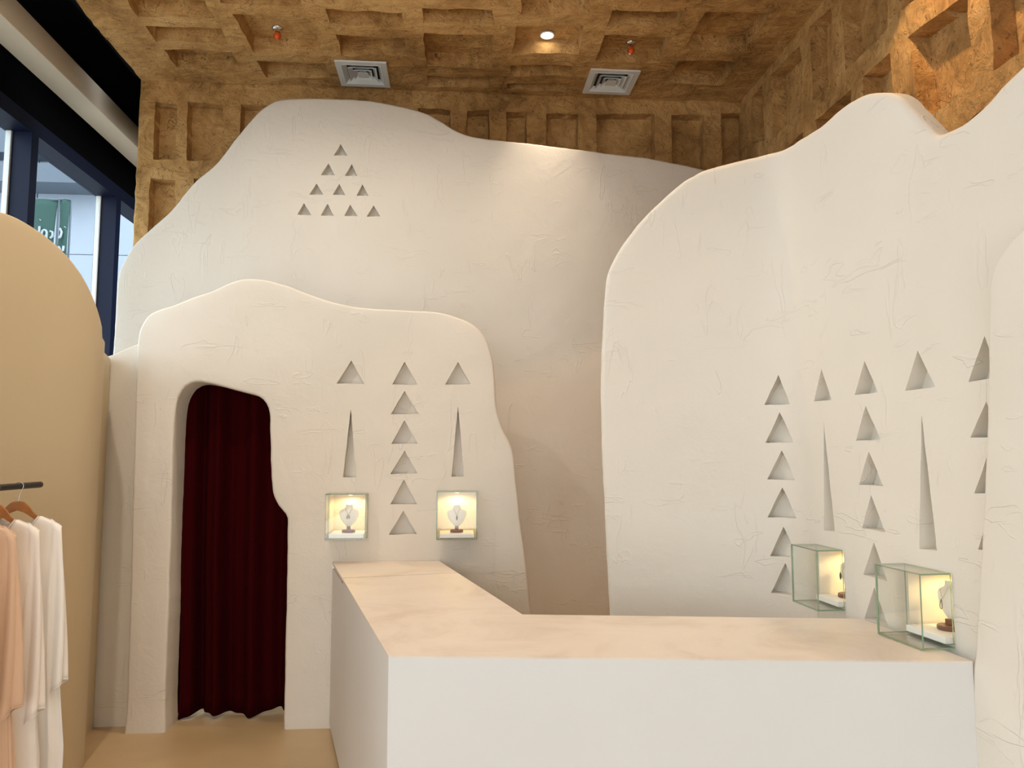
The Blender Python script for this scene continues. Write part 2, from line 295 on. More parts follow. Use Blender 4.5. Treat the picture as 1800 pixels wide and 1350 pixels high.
def catmull(P, n=8):
    P = [Vector(p) for p in P]; o = []
    for i in range(len(P) - 1):
        p0, p1, p2, p3 = P[max(i - 1, 0)], P[i], P[i + 1], P[min(i + 2, len(P) - 1)]
        for k in range(n):
            t = k / n
            o.append(.5 * ((2 * p1) + (p2 - p0) * t + (2 * p0 - 5 * p1 + 4 * p2 - p3) * t * t + (3 * p1 - p0 - 3 * p2 + p3) * t ** 3))
    o.append(P[-1]); return o
def resample(P, step):
    P = [Vector(p) for p in P]; o = [P[0]]; acc = 0
    for a, b in zip(P, P[1:]):
        L = (b - a).length; n = max(1, int(round(L / step)))
        if L < step * .6:
            acc += L
            if acc >= step * .8: o.append(b); acc = 0
            continue
        for k in range(1, n + 1): o.append(a.lerp(b, k / n))
        acc = 0
    if (o[-1] - P[-1]).length > 1e-6:
        if (o[-1] - P[-1]).length < step * .3 and len(o) > 1: o[-1] = P[-1]
        else: o.append(P[-1])
    return o
def inside(p, poly):
    x, y = p; c = False; j = len(poly) - 1
    for i in range(len(poly)):
        xi, yi = poly[i]; xj, yj = poly[j]
        if (yi > y) != (yj > y) and x < (xj - xi) * (y - yi) / (yj - yi) + xi: c = not c
        j = i
    return c
def area(poly): return .5 * sum(a[0] * b[1] - b[0] * a[1] for a, b in zip(poly, poly[1:] + poly[:1]))
def offset_in(poly, d):
    n = len(poly); o = []
    for i in range(n):
        a, b, c = (Vector(poly[k % n]) for k in (i - 1, i, i + 1))
        t1 = (b - a).normalized(); t2 = (c - b).normalized()
        n1 = Vector((-t1.y, t1.x)); n2 = Vector((-t2.y, t2.x)); nn = n1 + n2
        if nn.length < 1e-6: nn = n1.copy()
        nn.normalize(); k = 1 / max(.55, nn.dot(n1)); q = b + nn * d * k; o.append((q.x, q.y))
    return o
def fill(outline, holes, grid, margin):
    """triangulate a region with holes; returns 2D verts and triangles"""
    loops = [outline] + holes; pts = []; edges = []
    for lp in loops:
        n0 = len(pts); pts += [Vector(p) for p in lp]; edges += [(n0 + i, n0 + (i + 1) % len(lp)) for i in range(len(lp))]
    nb = len(pts)
    if grid:
        xs = [p[0] for p in outline]; ys = [p[1] for p in outline]
        cell = {}
        for lp in loops:
            for a, b in zip(lp, lp[1:] + lp[:1]):
                L = math.hypot(b[0] - a[0], b[1] - a[1]); k = max(1, int(L / (margin * .7)) + 1)
                for q in range(k):
                    x = a[0] + (b[0] - a[0]) * q / k; y = a[1] + (b[1] - a[1]) * q / k
                    cell.setdefault((int(x // margin), int(y // margin)), []).append((x, y))
        boxes = [(min(p[0] for p in h), max(p[0] for p in h), min(p[1] for p in h), max(p[1] for p in h), h) for h in holes]
        j = 0; y = min(ys) + grid * .5
        while y < max(ys):
            x = min(xs) + grid * (.5 if j % 2 else .25)
            while x < max(xs):
                cx, cy = int(x // margin), int(y // margin)
                near = any(math.hypot(x - a, y - b) < margin for i in (-1, 0, 1) for k in (-1, 0, 1) for a, b in cell.get((cx + i, cy + k), ()))
                if not near and inside((x, y), outline) and not any(b[0] < x < b[1] and b[2] < y < b[3] and inside((x, y), b[4]) for b in boxes):
                    pts.append(Vector((x, y)))
                x += grid
            y += grid; j += 1
    v, e, f, _, _, _ = delaunay_2d_cdt(pts, edges, [], 0, 1e-5)
    boxes = [(min(p[0] for p in h), max(p[0] for p in h), min(p[1] for p in h), max(p[1] for p in h), h) for h in holes]
    tri = []
    for t in f:
        c = ((v[t[0]].x + v[t[1]].x + v[t[2]].x) / 3, (v[t[0]].y + v[t[1]].y + v[t[2]].y) / 3)
        if not inside(c, outline): continue
        if any(b[0] < c[0] < b[1] and b[2] < c[1] < b[3] and inside(c, b[4]) for b in boxes): continue
        tri.append(tuple(t))
    return [(p.x, p.y) for p in v], tri

class Plan:
    """vertical surface standing on a plan curve; s runs along it, depth goes into the wall"""
    def __init__(s, pts, smooth=True):
        s.P = catmull(pts, 12) if smooth else [Vector(p) for p in pts]
        s.S = [0]
        for a, b in zip(s.P, s.P[1:]): s.S.append(s.S[-1] + (b - a).length)
    def at(s, q):
        q = max(-5, q); S = s.S
        lo, hi = 0, len(S) - 2
        while lo < hi:
            m = (lo + hi + 1) // 2
            if S[m] <= q: lo = m
            else: hi = m - 1
        a, b = s.P[lo], s.P[lo + 1]; t = (q - S[lo]) / (S[lo + 1] - S[lo]); p = a + (b - a) * t
        # smoothed normal
        ta = (s.P[min(lo + 1, len(s.P) - 1)] - s.P[max(lo - 1, 0)]).normalized()
        tb = (s.P[min(lo + 2, len(s.P) - 1)] - s.P[lo]).normalized()
        tt = ta.lerp(tb, min(1, max(0, t))).normalized()
        return p, Vector((-tt.y, tt.x))
    def __call__(s, q, z, d):
        p, n = s.at(q); p = p + n * d; return (p.x, p.y, z)
def ceiling_map(x, y, d): return (x, y, ZC + d)

def wobble(poly, amp, freq, seed):
    o = []
    n = len(poly)
    for i, p in enumerate(poly):
        a = Vector((*poly[i - 1], 0)); b = Vector((*poly[(i + 1) % n], 0)); t = (b - a); t.normalize()
        k = noise.noise(Vector((p[0] * freq, p[1] * freq, seed))) * amp
        o.append((p[0] - t.y * k, p[1] + t.x * k))
    return o
def ring_faces(rings, flip=False):
    f = []; n = len(rings[0])
    for a, b in zip(rings, rings[1:]):
        for i in range(n):
            j = (i + 1) % n; f.append((a[i], a[j], b[j], b[i]))
    return f
def shell(name, M, outline, holes, mat, thick=.2, r=.025, grid=.07, disp=.004, freq=2.0, fine=0, seed=0, back=True, smooth=50, hole_name=None, hole_mat=None, edge_amp=.004):
    """a slab with rounded edge and recesses; every recess is a child mesh. holes: list of (polygon, depth, taper)"""
    if area(outline) < 0: outline = outline[::-1]
    outline = wobble(wobble(outline, edge_amp, 3.0, seed), edge_amp * .7, 15.0, seed + 5)
    def dsp(s, t):
        d = disp * noise.noise(Vector((s * freq, t * freq, seed + 7.3)))
        if fine: d += fine * noise.noise(Vector((s * 9, t * 9, seed + 3.1)))
        return d
    hp = []
    for h in holes:
        p = h[0]
        if area(p) < 0: p = p[::-1]
        hp.append(p)
    inner = offset_in(outline, r)
    v2, tri = fill(inner, hp, grid, grid * .55)
    verts = [M(s, t, dsp(s, t)) for s, t in v2]; faces = list(tri)
    key = {(round(p[0], 4), round(p[1], 4)): i for i, p in enumerate(v2)}
    n = len(outline)
    rings = []
    r0 = [key.get((round(p[0], 4), round(p[1], 4))) for p in inner]
    if any(k is None for k in r0):
        r0 = list(range(len(verts), len(verts) + n)); verts += [M(p[0], p[1], dsp(*p)) for p in inner]
    rings.append(r0)
    for k in range(1, 5):
        a = math.pi / 2 * k / 4; q = offset_in(outline, r * (1 - math.sin(a))) if k < 4 else outline
        rings.append(list(range(len(verts), len(verts) + n)))
        verts += [M(p[0], p[1], dsp(*p) + r * (1 - math.cos(a))) for p in q]
    rings.append(list(range(len(verts), len(verts) + n))); verts += [M(p[0], p[1], thick) for p in outline]
    faces += ring_faces(rings)
    if back:
        b2, bt = fill(outline, [p for p, h in zip(hp, holes) if h[1] > thick - .01], max(grid * 3, .25), max(grid * 1.5, .12))
        n0 = len(verts); verts += [M(s, t, thick) for s, t in b2]; faces += [tuple(i + n0 for i in t) for t in bt]
    bmx = bmesh.new(); vs = [bmx.verts.new(p) for p in verts]
    for f in faces:
        try: bmx.faces.new([vs[i] for i in f])
        except ValueError: pass
    bmesh.ops.remove_doubles(bmx, verts=bmx.verts, dist=1e-5); bmesh.ops.recalc_face_normals(bmx, faces=bmx.faces)
    me = bpy.data.meshes.new(name); bmx.to_mesh(me); bmx.free(); me.materials.append(MATS[mat])
    me.shade_smooth(); me.set_sharp_from_angle(angle=R(smooth))
    o = bpy.data.objects.new(name, me); COL.objects.link(o)
    for h, p in zip(holes, hp):
        depth, taper = h[1], h[2]
        nm = h[3] if len(h) > 3 else hole_name
        q = offset_in(p, taper) if taper else p
        bp, bt = fill(q, [], 0 if len(q) < 40 else .09, .05)
        vv = [M(a, b, dsp(a, b) - .0004) for a, b in p] + [M(a, b, depth + dsp(a, b) * .6) for a, b in q]
        m = len(p); ff = [(i, (i + 1) % m, m + (i + 1) % m, m + i) for i in range(m)]
        n0 = len(vv); vv += [M(a, b, depth + dsp(a, b) * .6 + (fine * .6 * noise.noise(Vector((a * 7, b * 7, seed + 11))) if fine else 0)) for a, b in bp]
        ff += [tuple(i + n0 for i in t) for t in bt]
        bmx = bmesh.new(); vs = [bmx.verts.new(x) for x in vv]
        for f in ff:
            try: bmx.faces.new([vs[i] for i in f])
            except ValueError: pass
        bmesh.ops.remove_doubles(bmx, verts=bmx.verts, dist=1e-4); bmesh.ops.recalc_face_normals(bmx, faces=bmx.faces)
        mc = bpy.data.meshes.new(nm); bmx.to_mesh(mc); bmx.free(); mc.materials.append(MATS[hole_mat or mat])
        mc.shade_smooth(); mc.set_sharp_from_angle(angle=R(35))
        c = bpy.data.objects.new(nm, mc); COL.objects.link(c); c.parent = o
    return o
def smooth_line(pts, step): return [(p.x, p.y) for p in resample(catmull(pts, 6), step)]
def straight(pts, step): return [(p.x, p.y) for p in resample(pts, step)]
def rough_poly(q, step, amp, seed):
    c = list(q) + [q[0]]; p = straight(c, step)[:-1]
    return wobble(p, amp, 8, seed)
def tri_hole(t, depth, seed):
    c = list(t) + [t[0]]
    return (wobble(straight(c, .03)[:-1], .0025, 12, seed), depth, .0)

# ------------------------------------------------------------------ the setting
fl = MB().box(-3.6, 3.0, -2.5, 9.0, -.2, 0).build('floor', 'floor_microcement')
tag(fl, 'smooth brown microcement floor in front of the curtained doorway', 'floor', kind='structure')

# clay ceiling with its coffers
cols = [(-2.205, -1.69), (-1.545, -1.01), (-.875, -.36), (-.22, .29), (.44, .95), (1.1, 1.6), (1.74, 2.22)]
ceil_h = []
low = {}
for q in CEIL_COF:
    q = [(x, min(y, 6.17)) for x, y in q]
    ceil_h.append(q)
    cx = sum(p[0] for p in q) / 4; k = min(range(7), key=lambda i: abs((cols[i][0] + cols[i][1]) / 2 - cx))
    low[k] = min(low.get(k, 9), min(p[1] for p in q))
for k, (a, b) in enumerate(cols):
    y = low[k] - .13
    while y > -2.0:
        L = random.choice((.22, .3, .45, .52)); ceil_h.append([(a, y - L), (b, y - L), (b, y), (a, y)]); y -= L + .14
holes = [(rough_poly(q, .035, .016, i * 1.7), .115, .006) for i, q in enumerate(ceil_h)]
for q in VENTS:
    cx = sum(p[0] for p in q) / 4; cy = min(sum(p[1] for p in q) / 4, 5.98); h = .172
    holes.append((straight([(cx - h, cy - h), (cx + h, cy - h), (cx + h, cy + h), (cx - h, cy + h), (cx - h, cy - h)], .06)[:-1], .1, 0, 'vent_opening'))
out = straight([(-2.55, -2.4), (2.56, -2.4), (2.56, 6.33), (-2.55, 6.33), (-2.55, -2.4)], .06)[:-1]
ceil = shell('ceiling', ceiling_map, out, holes, 'clay', thick=.18, r=.012, grid=.06, disp=.012, freq=3.2, fine=.006, seed=2, hole_name='coffer_panel', smooth=60, edge_amp=.012)
tag(ceil, 'rough brown clay ceiling cut into rectangular coffers', 'ceiling', kind='structure')

# clay back wall
PB = Plan([(-2.56, YB), (2.6, YB)], False)
sb = lambda q: [(x + 2.56, z) for x, z in q]
holes = [(rough_poly(sb(q), .035, .012, 40 + i), .10, .006) for i, q in enumerate(BACK_COF)]
out = straight([(0, -.05), (5.1, -.05), (5.1, 4.68), (0, 4.68), (0, -.05)], .07)[:-1]
wb = shell('wall_back', PB, out, holes, 'clay', thick=.14, r=.02, grid=.065, disp=.012, freq=3, fine=.006, seed=5, hole_name='coffer_panel', smooth=60, edge_amp=.012)
tag(wb, 'brown clay back wall with sunken rectangular panels above the white hill panel', 'wall', kind='structure')

# clay right wall
PR = Plan([(XR, 6.3), (XR, -2.5)], False)
sr = lambda q: [(6.3 - y, z) for y, z in q]
rc = [list(q) for q in RIGHT_COF]
for a, b in ((2.62, 2.2), (2.05, 1.55), (1.4, .95), (.8, .2), (.05, -.6), (-.75, -1.4)):
    rc += [[(a, 3.81), (b, 3.81), (b, 3.33), (a, 3.33)], [(a, 4.42), (b, 4.42), (b, 3.97), (a, 3.97)]]
rc += [[(3.12, 4.42), (2.75, 4.42), (2.75, 3.97), (3.12, 3.97)]]
holes = [(rough_poly(sr(q), .035, .012, 70 + i), .115, .006) for i, q in enumerate(rc)]
out = straight([(0, -.05), (8.7, -.05), (8.7, 4.68), (0, 4.68), (0, -.05)], .07)[:-1]
wr = shell('wall_right', PR, out, holes, 'clay', thick=.15, r=.02, grid=.07, disp=.012, freq=3, fine=.006, seed=8, hole_name='coffer_panel', smooth=60, edge_amp=.01)
tag(wr, 'brown clay side wall with deep sunken panels above the curved white wall', 'wall', kind='structure')

# white hill panel in front of the back wall
PH = Plan([(-2.6, YH), (2.6, YH)], False)
sh = lambda q: [(x + 2.6, z) for x, z in q]
top = sh(HILL_OUT)
out = straight([(top[-1][0] + .1, -.04), (top[0][0], -.04)][::-1] + [], .08)
out = out[:-1] + straight([(top[-1][0] + .1, -.04), (top[-1][0] + .1, top[-1][1] - .3)], .06)[:-1] + smooth_line(top[::-1], .03)[:-1] + straight([top[0], (top[0][0], -.04)], .06)[:-1]
holes = [tri_hole(sh(t), .06, 3 + i) for i, t in enumerate(HILL_TRI)]
wh = shell('wall_back_hill', PH, out, holes, 'plaster', thick=.22, r=.016, grid=.07, disp=.012, freq=1.1, seed=12, hole_name='triangle_niche')
tag(wh, 'tall cream plaster wall with a hill-shaped top and a pyramid of ten triangular holes', 'wall', kind='structure')

# arch panel with the doorway
PA = Plan([(-2.0, YA), (1.0, YA)], False)
sa = lambda q: [(x + 2.0, z) for x, z in q]
ao = sa(ARCH_OUT); do = sa(DOOR_OUT)
out = straight([(ao[0][0] - .012, -.04), (do[-1][0] - .002, -.04)], .05)[:-1]
out += [(p[0], p[1]) for p in smooth_line([(do[-1][0] - .002, -.04)] + do[::-1] + [(do[0][0] + .003, -.04)], .03)][:-1]
out += straight([(do[0][0] + .003, -.04), (ao[-1][0] + .015, -.04)], .05)[:-1]
out += smooth_line([(ao[-1][0] + .015, -.04)] + ao[::-1] + [(ao[0][0] - .012, -.04)], .03)[:-1]
holes = [tri_hole(sa(t), .062, 30 + i) for i, t in enumerate(ARCH_TRI)]
for q in ARCH_BOX:
    x0 = (q[0][0] + q[3][0]) / 2 + 2; x1 = (q[1][0] + q[2][0]) / 2 + 2; z0 = (q[2][1] + q[3][1]) / 2; z1 = (q[0][1] + q[1][1]) / 2
    holes.append((straight([(x0 + .006, z0 + .006), (x1 - .006, z0 + .006), (x1 - .006, z1 - .006), (x0 + .006, z1 - .006), (x0 + .006, z0 + .006)], .06)[:-1], .165, 0, 'display_niche'))
wa = shell('wall_back_arch', PA, out, holes, 'plaster', thick=.21, r=.016, grid=.06, disp=.008, freq=1.4, seed=15, hole_name='triangle_niche')
tag(wa, 'lower cream plaster wall with a wavy top, arched doorway and triangular niches', 'wall', kind='structure')

# short filler wall between partition and arch panel
PF = Plan([(-2.2, 4.86), (-1.7, 4.86)], False)
f0 = FILLER
out = straight([(.02, -.04), (.42, -.04), (.42, f0[1][1] + .06), (f0[0][0] + 2.2, f0[0][1]), (.02, f0[0][1] - .03), (.02, -.04)], .06)[:-1]
wf = shell('wall_back_filler', PF, out, [], 'plaster', thick=.1, r=.006, grid=.06, disp=.004, seed=18, edge_amp=.002)
tag(wf, 'narrow plaster strip of wall between the tan partition and the arch wall', 'wall', kind='structure')

# curved white wall on the right with its niches
PRH = Plan(RH_PLAN)
ro = RH_OUT
out = straight([(ro[0][0] + .02, -.04), (3.3, -.04)], .07)[:-1] + straight([(3.3, -.04), (3.3, 2.95)], .07)[:-1]
out += smooth_line([(3.3, 2.95), (3.0, 2.9)] + ro[::-1] + [(ro[0][0] + .02, .4), (ro[0][0] + .02, -.04)], .03)[:-1]
holes = [tri_hole(t, .062, 50 + i) for i, t in enumerate(RH_TRI)]
def s_of_y(y):
    best = None
    for p, s in zip(PRH.P, PRH.S):
        if p.x > 1.55 and (best is None or abs(p.y - y) < best[0]): best = (abs(p.y - y), s)
    return best[1]
CASES_R = []
for yn, yf in ((2.465, 2.705), (3.075, 3.305)):
    s1, s0 = s_of_y(yn), s_of_y(yf); mid = (s0 + s1) / 2
    z0, z1 = .972, 1.205
    holes.append((straight([(s0 + .01, z0), (s1 - .004, z0), (s1 - .004, z1), (s0 + .01, z1), (s0 + .01, z0)], .06)[:-1], .19, 0, 'display_niche'))
    p, n = PRH.at(mid); CASES_R.append((p, n, s1 - s0))
# drop triangles the display niches swallow
keep = []
rects = [h for h in holes if len(h) > 3]
for h in holes:
    if len(h) > 3: keep.append(h); continue
    hit = False
    for rct in rects:
        xs = [p[0] for p in rct[0]]; zs = [p[1] for p in rct[0]]
        if any(min(xs) - .012 < p[0] < max(xs) + .012 and min(zs) - .012 < p[1] < max(zs) + .012 for p in h[0]): hit = True
    if not hit: keep.append(h)
wrh = shell('wall_right_hill', PRH, out, keep, 'plaster', thick=.075, r=.03, grid=.06, disp=.010, freq=1.2, seed=21, hole_name='triangle_niche')
tag(wrh, 'curved cream plaster wall with a two-humped top and columns of triangular niches', 'wall', kind='structure')

# nearer right wall
PN = Plan(NR_PLAN)
no = NR_OUT
out = straight([(no[0][0] - .03, -.04), (3.5, -.04)], .08)[:-1] + straight([(3.5, -.04), (3.5, 2.3)], .08)[:-1]
out += smooth_line([(3.5, 2.3), (2.5, 2.36), (1.2, 2.32), (.6, 2.27)] + no[::-1] + [(no[0][0] - .015, .5), (no[0][0] - .03, -.04)], .03)[:-1]
wn = shell('wall_right_near', PN, out, [], 'plaster', thick=.055, r=.018, grid=.07, disp=.006, freq=1.2, seed=25)
tag(wn, 'low cream plaster wall with rounded corner where the counter ends', 'wall', kind='structure')

# tan curved partition on the left
PL = Plan(LW_PLAN)
lo = LW_OUT
zend = 2.18
out = straight([(0.02, -.04), (LW_LEN - .01, -.04)], .07)[:-1] + straight([(LW_LEN - .01, -.04), (LW_LEN - .01, zend)], .07)[:-1]
out += smooth_line([(LW_LEN - .01, zend), (LW_LEN - .12, zend + .03), (LW_LEN - .28, zend + .03), (lo[-1][0] + .03, lo[-1][1] - .05)] + lo[::-1] + [(lo[0][0] - .4, 2.735), (lo[0][0] - 1.0, 2.74), (1.0, 2.70), (.3, 2.45), (.02, 2.0)], .03)[:-1]
out += straight([(.02, 2.0), (.02, -.04)], .07)[:-1]
wl = shell('wall_left', PL, out, [], 'partition_paint', thick=.06, r=.012, grid=.07, disp=.002, seed=28, edge_amp=.001)
tag(wl, 'smooth tan curved partition behind the hanging clothes', 'wall', kind='structure')

# unseen shopfront wall behind the viewer, added to narrow the daylight entering
fw = MB(); fw.box(-2.6, 2.6, -2.6, -2.42, 2.4, 4.75); fw.box(1.2, 2.62, -2.6, -2.42, -.04, 2.4); fw.box(-2.6, -1.9, -2.6, -2.42, -.04, 2.4)
tag(fw.build('wall_front', 'plaster'), 'unseen cream shopfront wall, added to limit the daylight entering', 'wall', kind='structure')

# cream pelmet beam along the window side
bm_ = MB().box(-3.15, -2.93, -2.4, 8.9, 4.44, 4.64, bev=.012).build('trim_1', 'beam_paint', smooth=40)
tag(bm_, 'cream beam running along the dark void beside the windows', 'beam', kind='structure')
# dark void above the windows
vd = MB(); vd.box(-3.62, -2.50, -2.4, 9.0, 5.25, 5.35); vd.box(-2.62, -2.50, -2.4, 6.3, 4.70, 5.25); vd.box(-3.62, -2.50, 8.95, 9.05, 0, 5.25)
vd.box(-2.55, 2.6, 8.95, 9.05, 0, 5.3); vd.box(-2.62, -2.52, 6.42, 8.95, 4.3, 5.25); vd.box(-3.62, -2.5, -2.5, -2.4, 4.3, 5.25)
vo = vd.build('trim_2', 'black_paint'); tag(vo, 'black painted ceiling void above the windows', 'ceiling void', kind='structure')
wv = MB().box(-3.62, -3.47, -2.4, 9.0, 4.24, 5.25).build('trim_3', 'black_paint')
tag(wv, 'black bulkhead wall over the window heads', 'bulkhead', kind='structure')
# windows: navy frame with deep mullions
win = empty('window_1', (-3.5, 6.0, 0)); tag(win, 'dark navy framed shopfront windows above the tan partition', 'window', kind='structure')
MB().box(0, .2, -8.4, 3.0, 4.12, 4.24).build('head', 'navy_metal', win)
MB().box(0, .2, -8.4, 3.0, 0, .12).build('sill', 'navy_metal', win)
mul = None
ys = [6.16 - 1.53 * k for k in range(6)] + [7.70]
for y in ys:
    a = MB().box(0, .2, y - .05 - 6, y + .05 - 6, .12, 4.12).build('mullion', 'navy_metal', win)
ye = sorted(ys) + [9.0]; prev = -2.4
for y in ye:
    if y - .05 - prev > .05:
        MB().box(.028, .040, prev - 6 + .0, y - .05 - 6, .12, 4.12).build('pane', 'window_glass', win)
        MB().box(.012, .052, prev - 6, prev - 6 + .02, .12, 4.12).build('glazing_bead', 'white_metal', win)
        MB().box(.012, .052, y - .07 - 6, y - .05 - 6, .12, 4.12).build('glazing_bead', 'white_metal', win)
    prev = y + .05

# ------------------------------------------------------------------ outside
pv = MB().box(-40, -3.62, -40, 60, -.35, -.05).build('pavement', 'pavement'); tag(pv, 'pale paved ground outside the windows', 'pavement', kind='structure')
fc = empty('neighbour_facade', (-9, 17, -.05)); tag(fc, 'pale panelled building facade seen beyond the windows', 'building')
MB().box(-12, 4.6, .06, 3, 0, 12).build('backing', 'facade_joint', fc)
for i in range(-5, 2):
    for k in range(8):
        MB().box(i * 2.35 + .015, i * 2.35 + 2.335, 0, .06, k * 1.46 + .12, k * 1.46 + 1.565).build('panel', 'facade_panel', fc)
cp = MB().box(-12, 1.5, -.9, 0, 7.28, 7.42).build('canopy', 'canopy_metal', fc)
MB().box(-12, 1.5, -.95, -.9, 7.22, 7.62).build('canopy_band', 'canopy_metal', cp)
MB().box(-12, 1.5, -.5, 0, 8.0, 8.6).build('upper_canopy', 'canopy_metal', fc)

# ------------------------------------------------------------------ ceiling fittings
def vent(q, label):
    cx = sum(p[0] for p in q) / 4; cy = min(sum(p[1] for p in q) / 4, 5.98); w = .40
    t = empty('air_vent', (cx, cy, ZC - .004)); tag(t, label, 'air vent', 'square ceiling air vents')
    def ring(a, b, za, zb, th, name, mat):
        m = MB()
        v = []
        for h, z in ((a, za), (b, zb), (b, zb + th), (a, za + th)):
            v += [(-h, -h, z), (h, -h, z), (h, h, z), (-h, h, z)]
        f = []
        for k in range(4):
            for i in range(4):
                j = (i + 1) % 4; k2 = (k + 1) % 4
                f.append((k * 4 + i, k * 4 + j, k2 * 4 + j, k2 * 4 + i))
        m.add(v, f); return m.build(name, mat, t)
    ring(w / 2, w / 2 - .045, -.012, -.012, .014, 'frame', 'white_metal')
    MB().box(-.17, .17, -.17, .17, .035, .045).build('duct_back', 'duct_dark', t)
    for k, h in enumerate((.155, .112, .072)):
        ring(h, h - .032, -.014, .016, .004, 'louvre', 'white_metal')
    m = MB(); m.add([(-.042, -.042, -.014), (.042, -.042, -.014), (.042, .042, -.014), (-.042, .042, -.014), (-.012, -.012, .022), (.012, -.012, .022), (.012, .012, .022), (-.012, .012, .022)],
          [(0, 1, 2, 3), (4, 5, 6, 7), (0, 1, 5, 4), (1, 2, 6, 5), (2, 3, 7, 6), (3, 0, 4, 7)]); m.build('centre_cone', 'white_metal', t)
vent(VENTS[0], 'white square air vent over the flat-topped hump of the hill wall')
vent(VENTS[1], 'white square air vent below the ceiling sprinkler, near the clay corner')

def sprinkler(p, label):
    t = empty('fire_sprinkler', (p[0], p[1], ZC + .108)); tag(t, label, 'sprinkler', 'ceiling sprinklers')
    MB().lathe([(.045, .01), (.045, 0), (.04, -.008), (.026, -.014), (.024, -.03), (.012, -.032)], 24).build('escutcheon', 'chrome', t, 40)
    MB().lathe([(.010, -.03), (.02, -.038), (.024, -.055), (.02, -.07), (.012, -.082), (.004, -.088)], 14).build('bulb_cap', 'orange_cap', t, 40)
    a = MB()
    for s in (-1, 1): a.tube([(.014 * s, 0, -.03), (.027 * s, 0, -.05), (.026 * s, 0, -.07), (.006 * s, 0, -.09)], .003, 6)
    a.build('yoke', 'chrome', t, 40)
sprinkler(CEIL_SMALL['s1'], 'chrome fire sprinkler with orange cap, in the larger coffer by the flat hill top')
sprinkler(CEIL_SMALL['s2'], 'chrome fire sprinkler with orange cap, between downlight and clay corner')

def downlight(p, label, power, size, blend, col, aim=None, group='recessed downlights', z=None):
    z = ZC + .11 if z is None else z
    t = empty('downlight', (p[0], p[1], z)); tag(t, label, 'downlight', group)
    MB().lathe([(.052, .004), (.056, 0), (.056, -.006), (.05, -.010), (.044, -.006), (.044, .004)], 28).build('trim_ring', 'white_metal', t, 40)
    MB().lathe([(.044, -.003), (.044, -.0045)], 28).build('lens', 'lamp_disc', t, 40)
    l = bpy.data.lights.new('downlight_lamp', 'SPOT'); l.energy = power; l.spot_size = R(size); l.spot_blend = blend; l.color = col; l.shadow_soft_size = .04
    o = bpy.data.objects.new('downlight_lamp', l); COL.objects.link(o); o.parent = t; o.location = (0, 0, -.02)
    if aim:
        d = Vector(aim) - Vector((p[0], p[1], z - .02)); o.rotation_euler = d.to_track_quat('-Z', 'Y').to_euler()
downlight(CEIL_SMALL['down'], 'lit round downlight in the coffer between the two air vents', 70, 60, 1.0, kelvin_warm(3500))
downlight((1.96, 3.25), 'lit round downlight close to the clay side wall', 90, 100, .12, kelvin_warm(2700))
for i, (x, y) in enumerate(((.7, 3.0), (-.62, 2.9), (.7, 1.2), (-.62, 1.2), (-1.62, 2.7), (-.945, 1.2), (-.945, 4.4), (.365, 4.45))):  # unseen downlights, added to fill the hill wall, arch wall and counter
    downlight((x, y), 'added out-of-view downlight in the ceiling over the shop floor', (10, 22, 8, 18, 150, 45, 82, 55)[i], 150, .9, kelvin_warm(4000), z=ZC + .11 if any(inside((x, y), q) for q in ceil_h) else ZC - .004)

# ------------------------------------------------------------------ counter
CT = .96
cA, cB, cC, cD, cE = (-.194, 2.535), (1.617, 2.33), (.289, 3.135), (-.07, 4.725), (-.70, 4.725)
cF = (1.604, 2.95)
ct = empty('sales_counter', (.3, 2.8, 0)); tag(ct, 'angled white plaster sales counter with peach top and a hinged flap at the arch wall', 'counter')
loc = lambda p: (p[0] - .3, p[1] - 2.8)
A, B, Cc, D, E_, F_ = map(loc, (cA, cB, cC, cD, cE, cF))
lerp = lambda a, b, t: (a[0] + (b[0] - a[0]) * t, a[1] + (b[1] - a[1]) * t)
tL, tR = .655, .655
S1 = lerp(A, E_, .716); S2 = lerp(Cc, D, .693)          # seam of the flap
g = .0055
S1b = lerp(A, E_, .716 + g); S2b = lerp(Cc, D, .693 + g)
body = MB(); inn = .012
body.prism([A, B, F_, Cc, lerp(Cc, D, .70), lerp(A, E_, .70)], .03, CT - .005)
body.build('body', 'counter_plaster', ct)
MB().prism([lerp(A, Cc, .03), (B[0], B[1] + .02), (F_[0], F_[1] - .02), lerp(Cc, A, .03), lerp(lerp(Cc, A, .04), lerp(D, E_, .03), .95), lerp(lerp(A, Cc, .04), lerp(E_, D, .03), .95)], 0, .03).build('plinth', 'black_paint', ct)  # recessed base; its black colour stands in for the shadow gap
MB().prism([A, B, F_, Cc, S2, S1], CT - .005, CT).build('top', 'countertop', ct)
MB().prism([S1b, S2b, D, E_], CT - .016, CT).build('flap', 'countertop', ct)['label'] = 'hinged lift-up end of the counter top'
G1 = lerp(A, E_, .703); G2 = lerp(A, E_, .995)
gw = .04
MB().prism([G1, (G1[0] + gw, G1[1] + .008), (G2[0] + gw, G2[1] + .008), G2], .03, CT - .032).build('gate_panel', 'counter_plaster', ct).name; gp = [c for c in ct.children if c.name.startswith('gate_panel')][0]
hb = MB(); hb.box(E_[0] + .004, E_[0] + .03, E_[1] - .05, E_[1] - .008, CT - .034, CT - .016); hb.build('hinge', 'white_metal', gp)

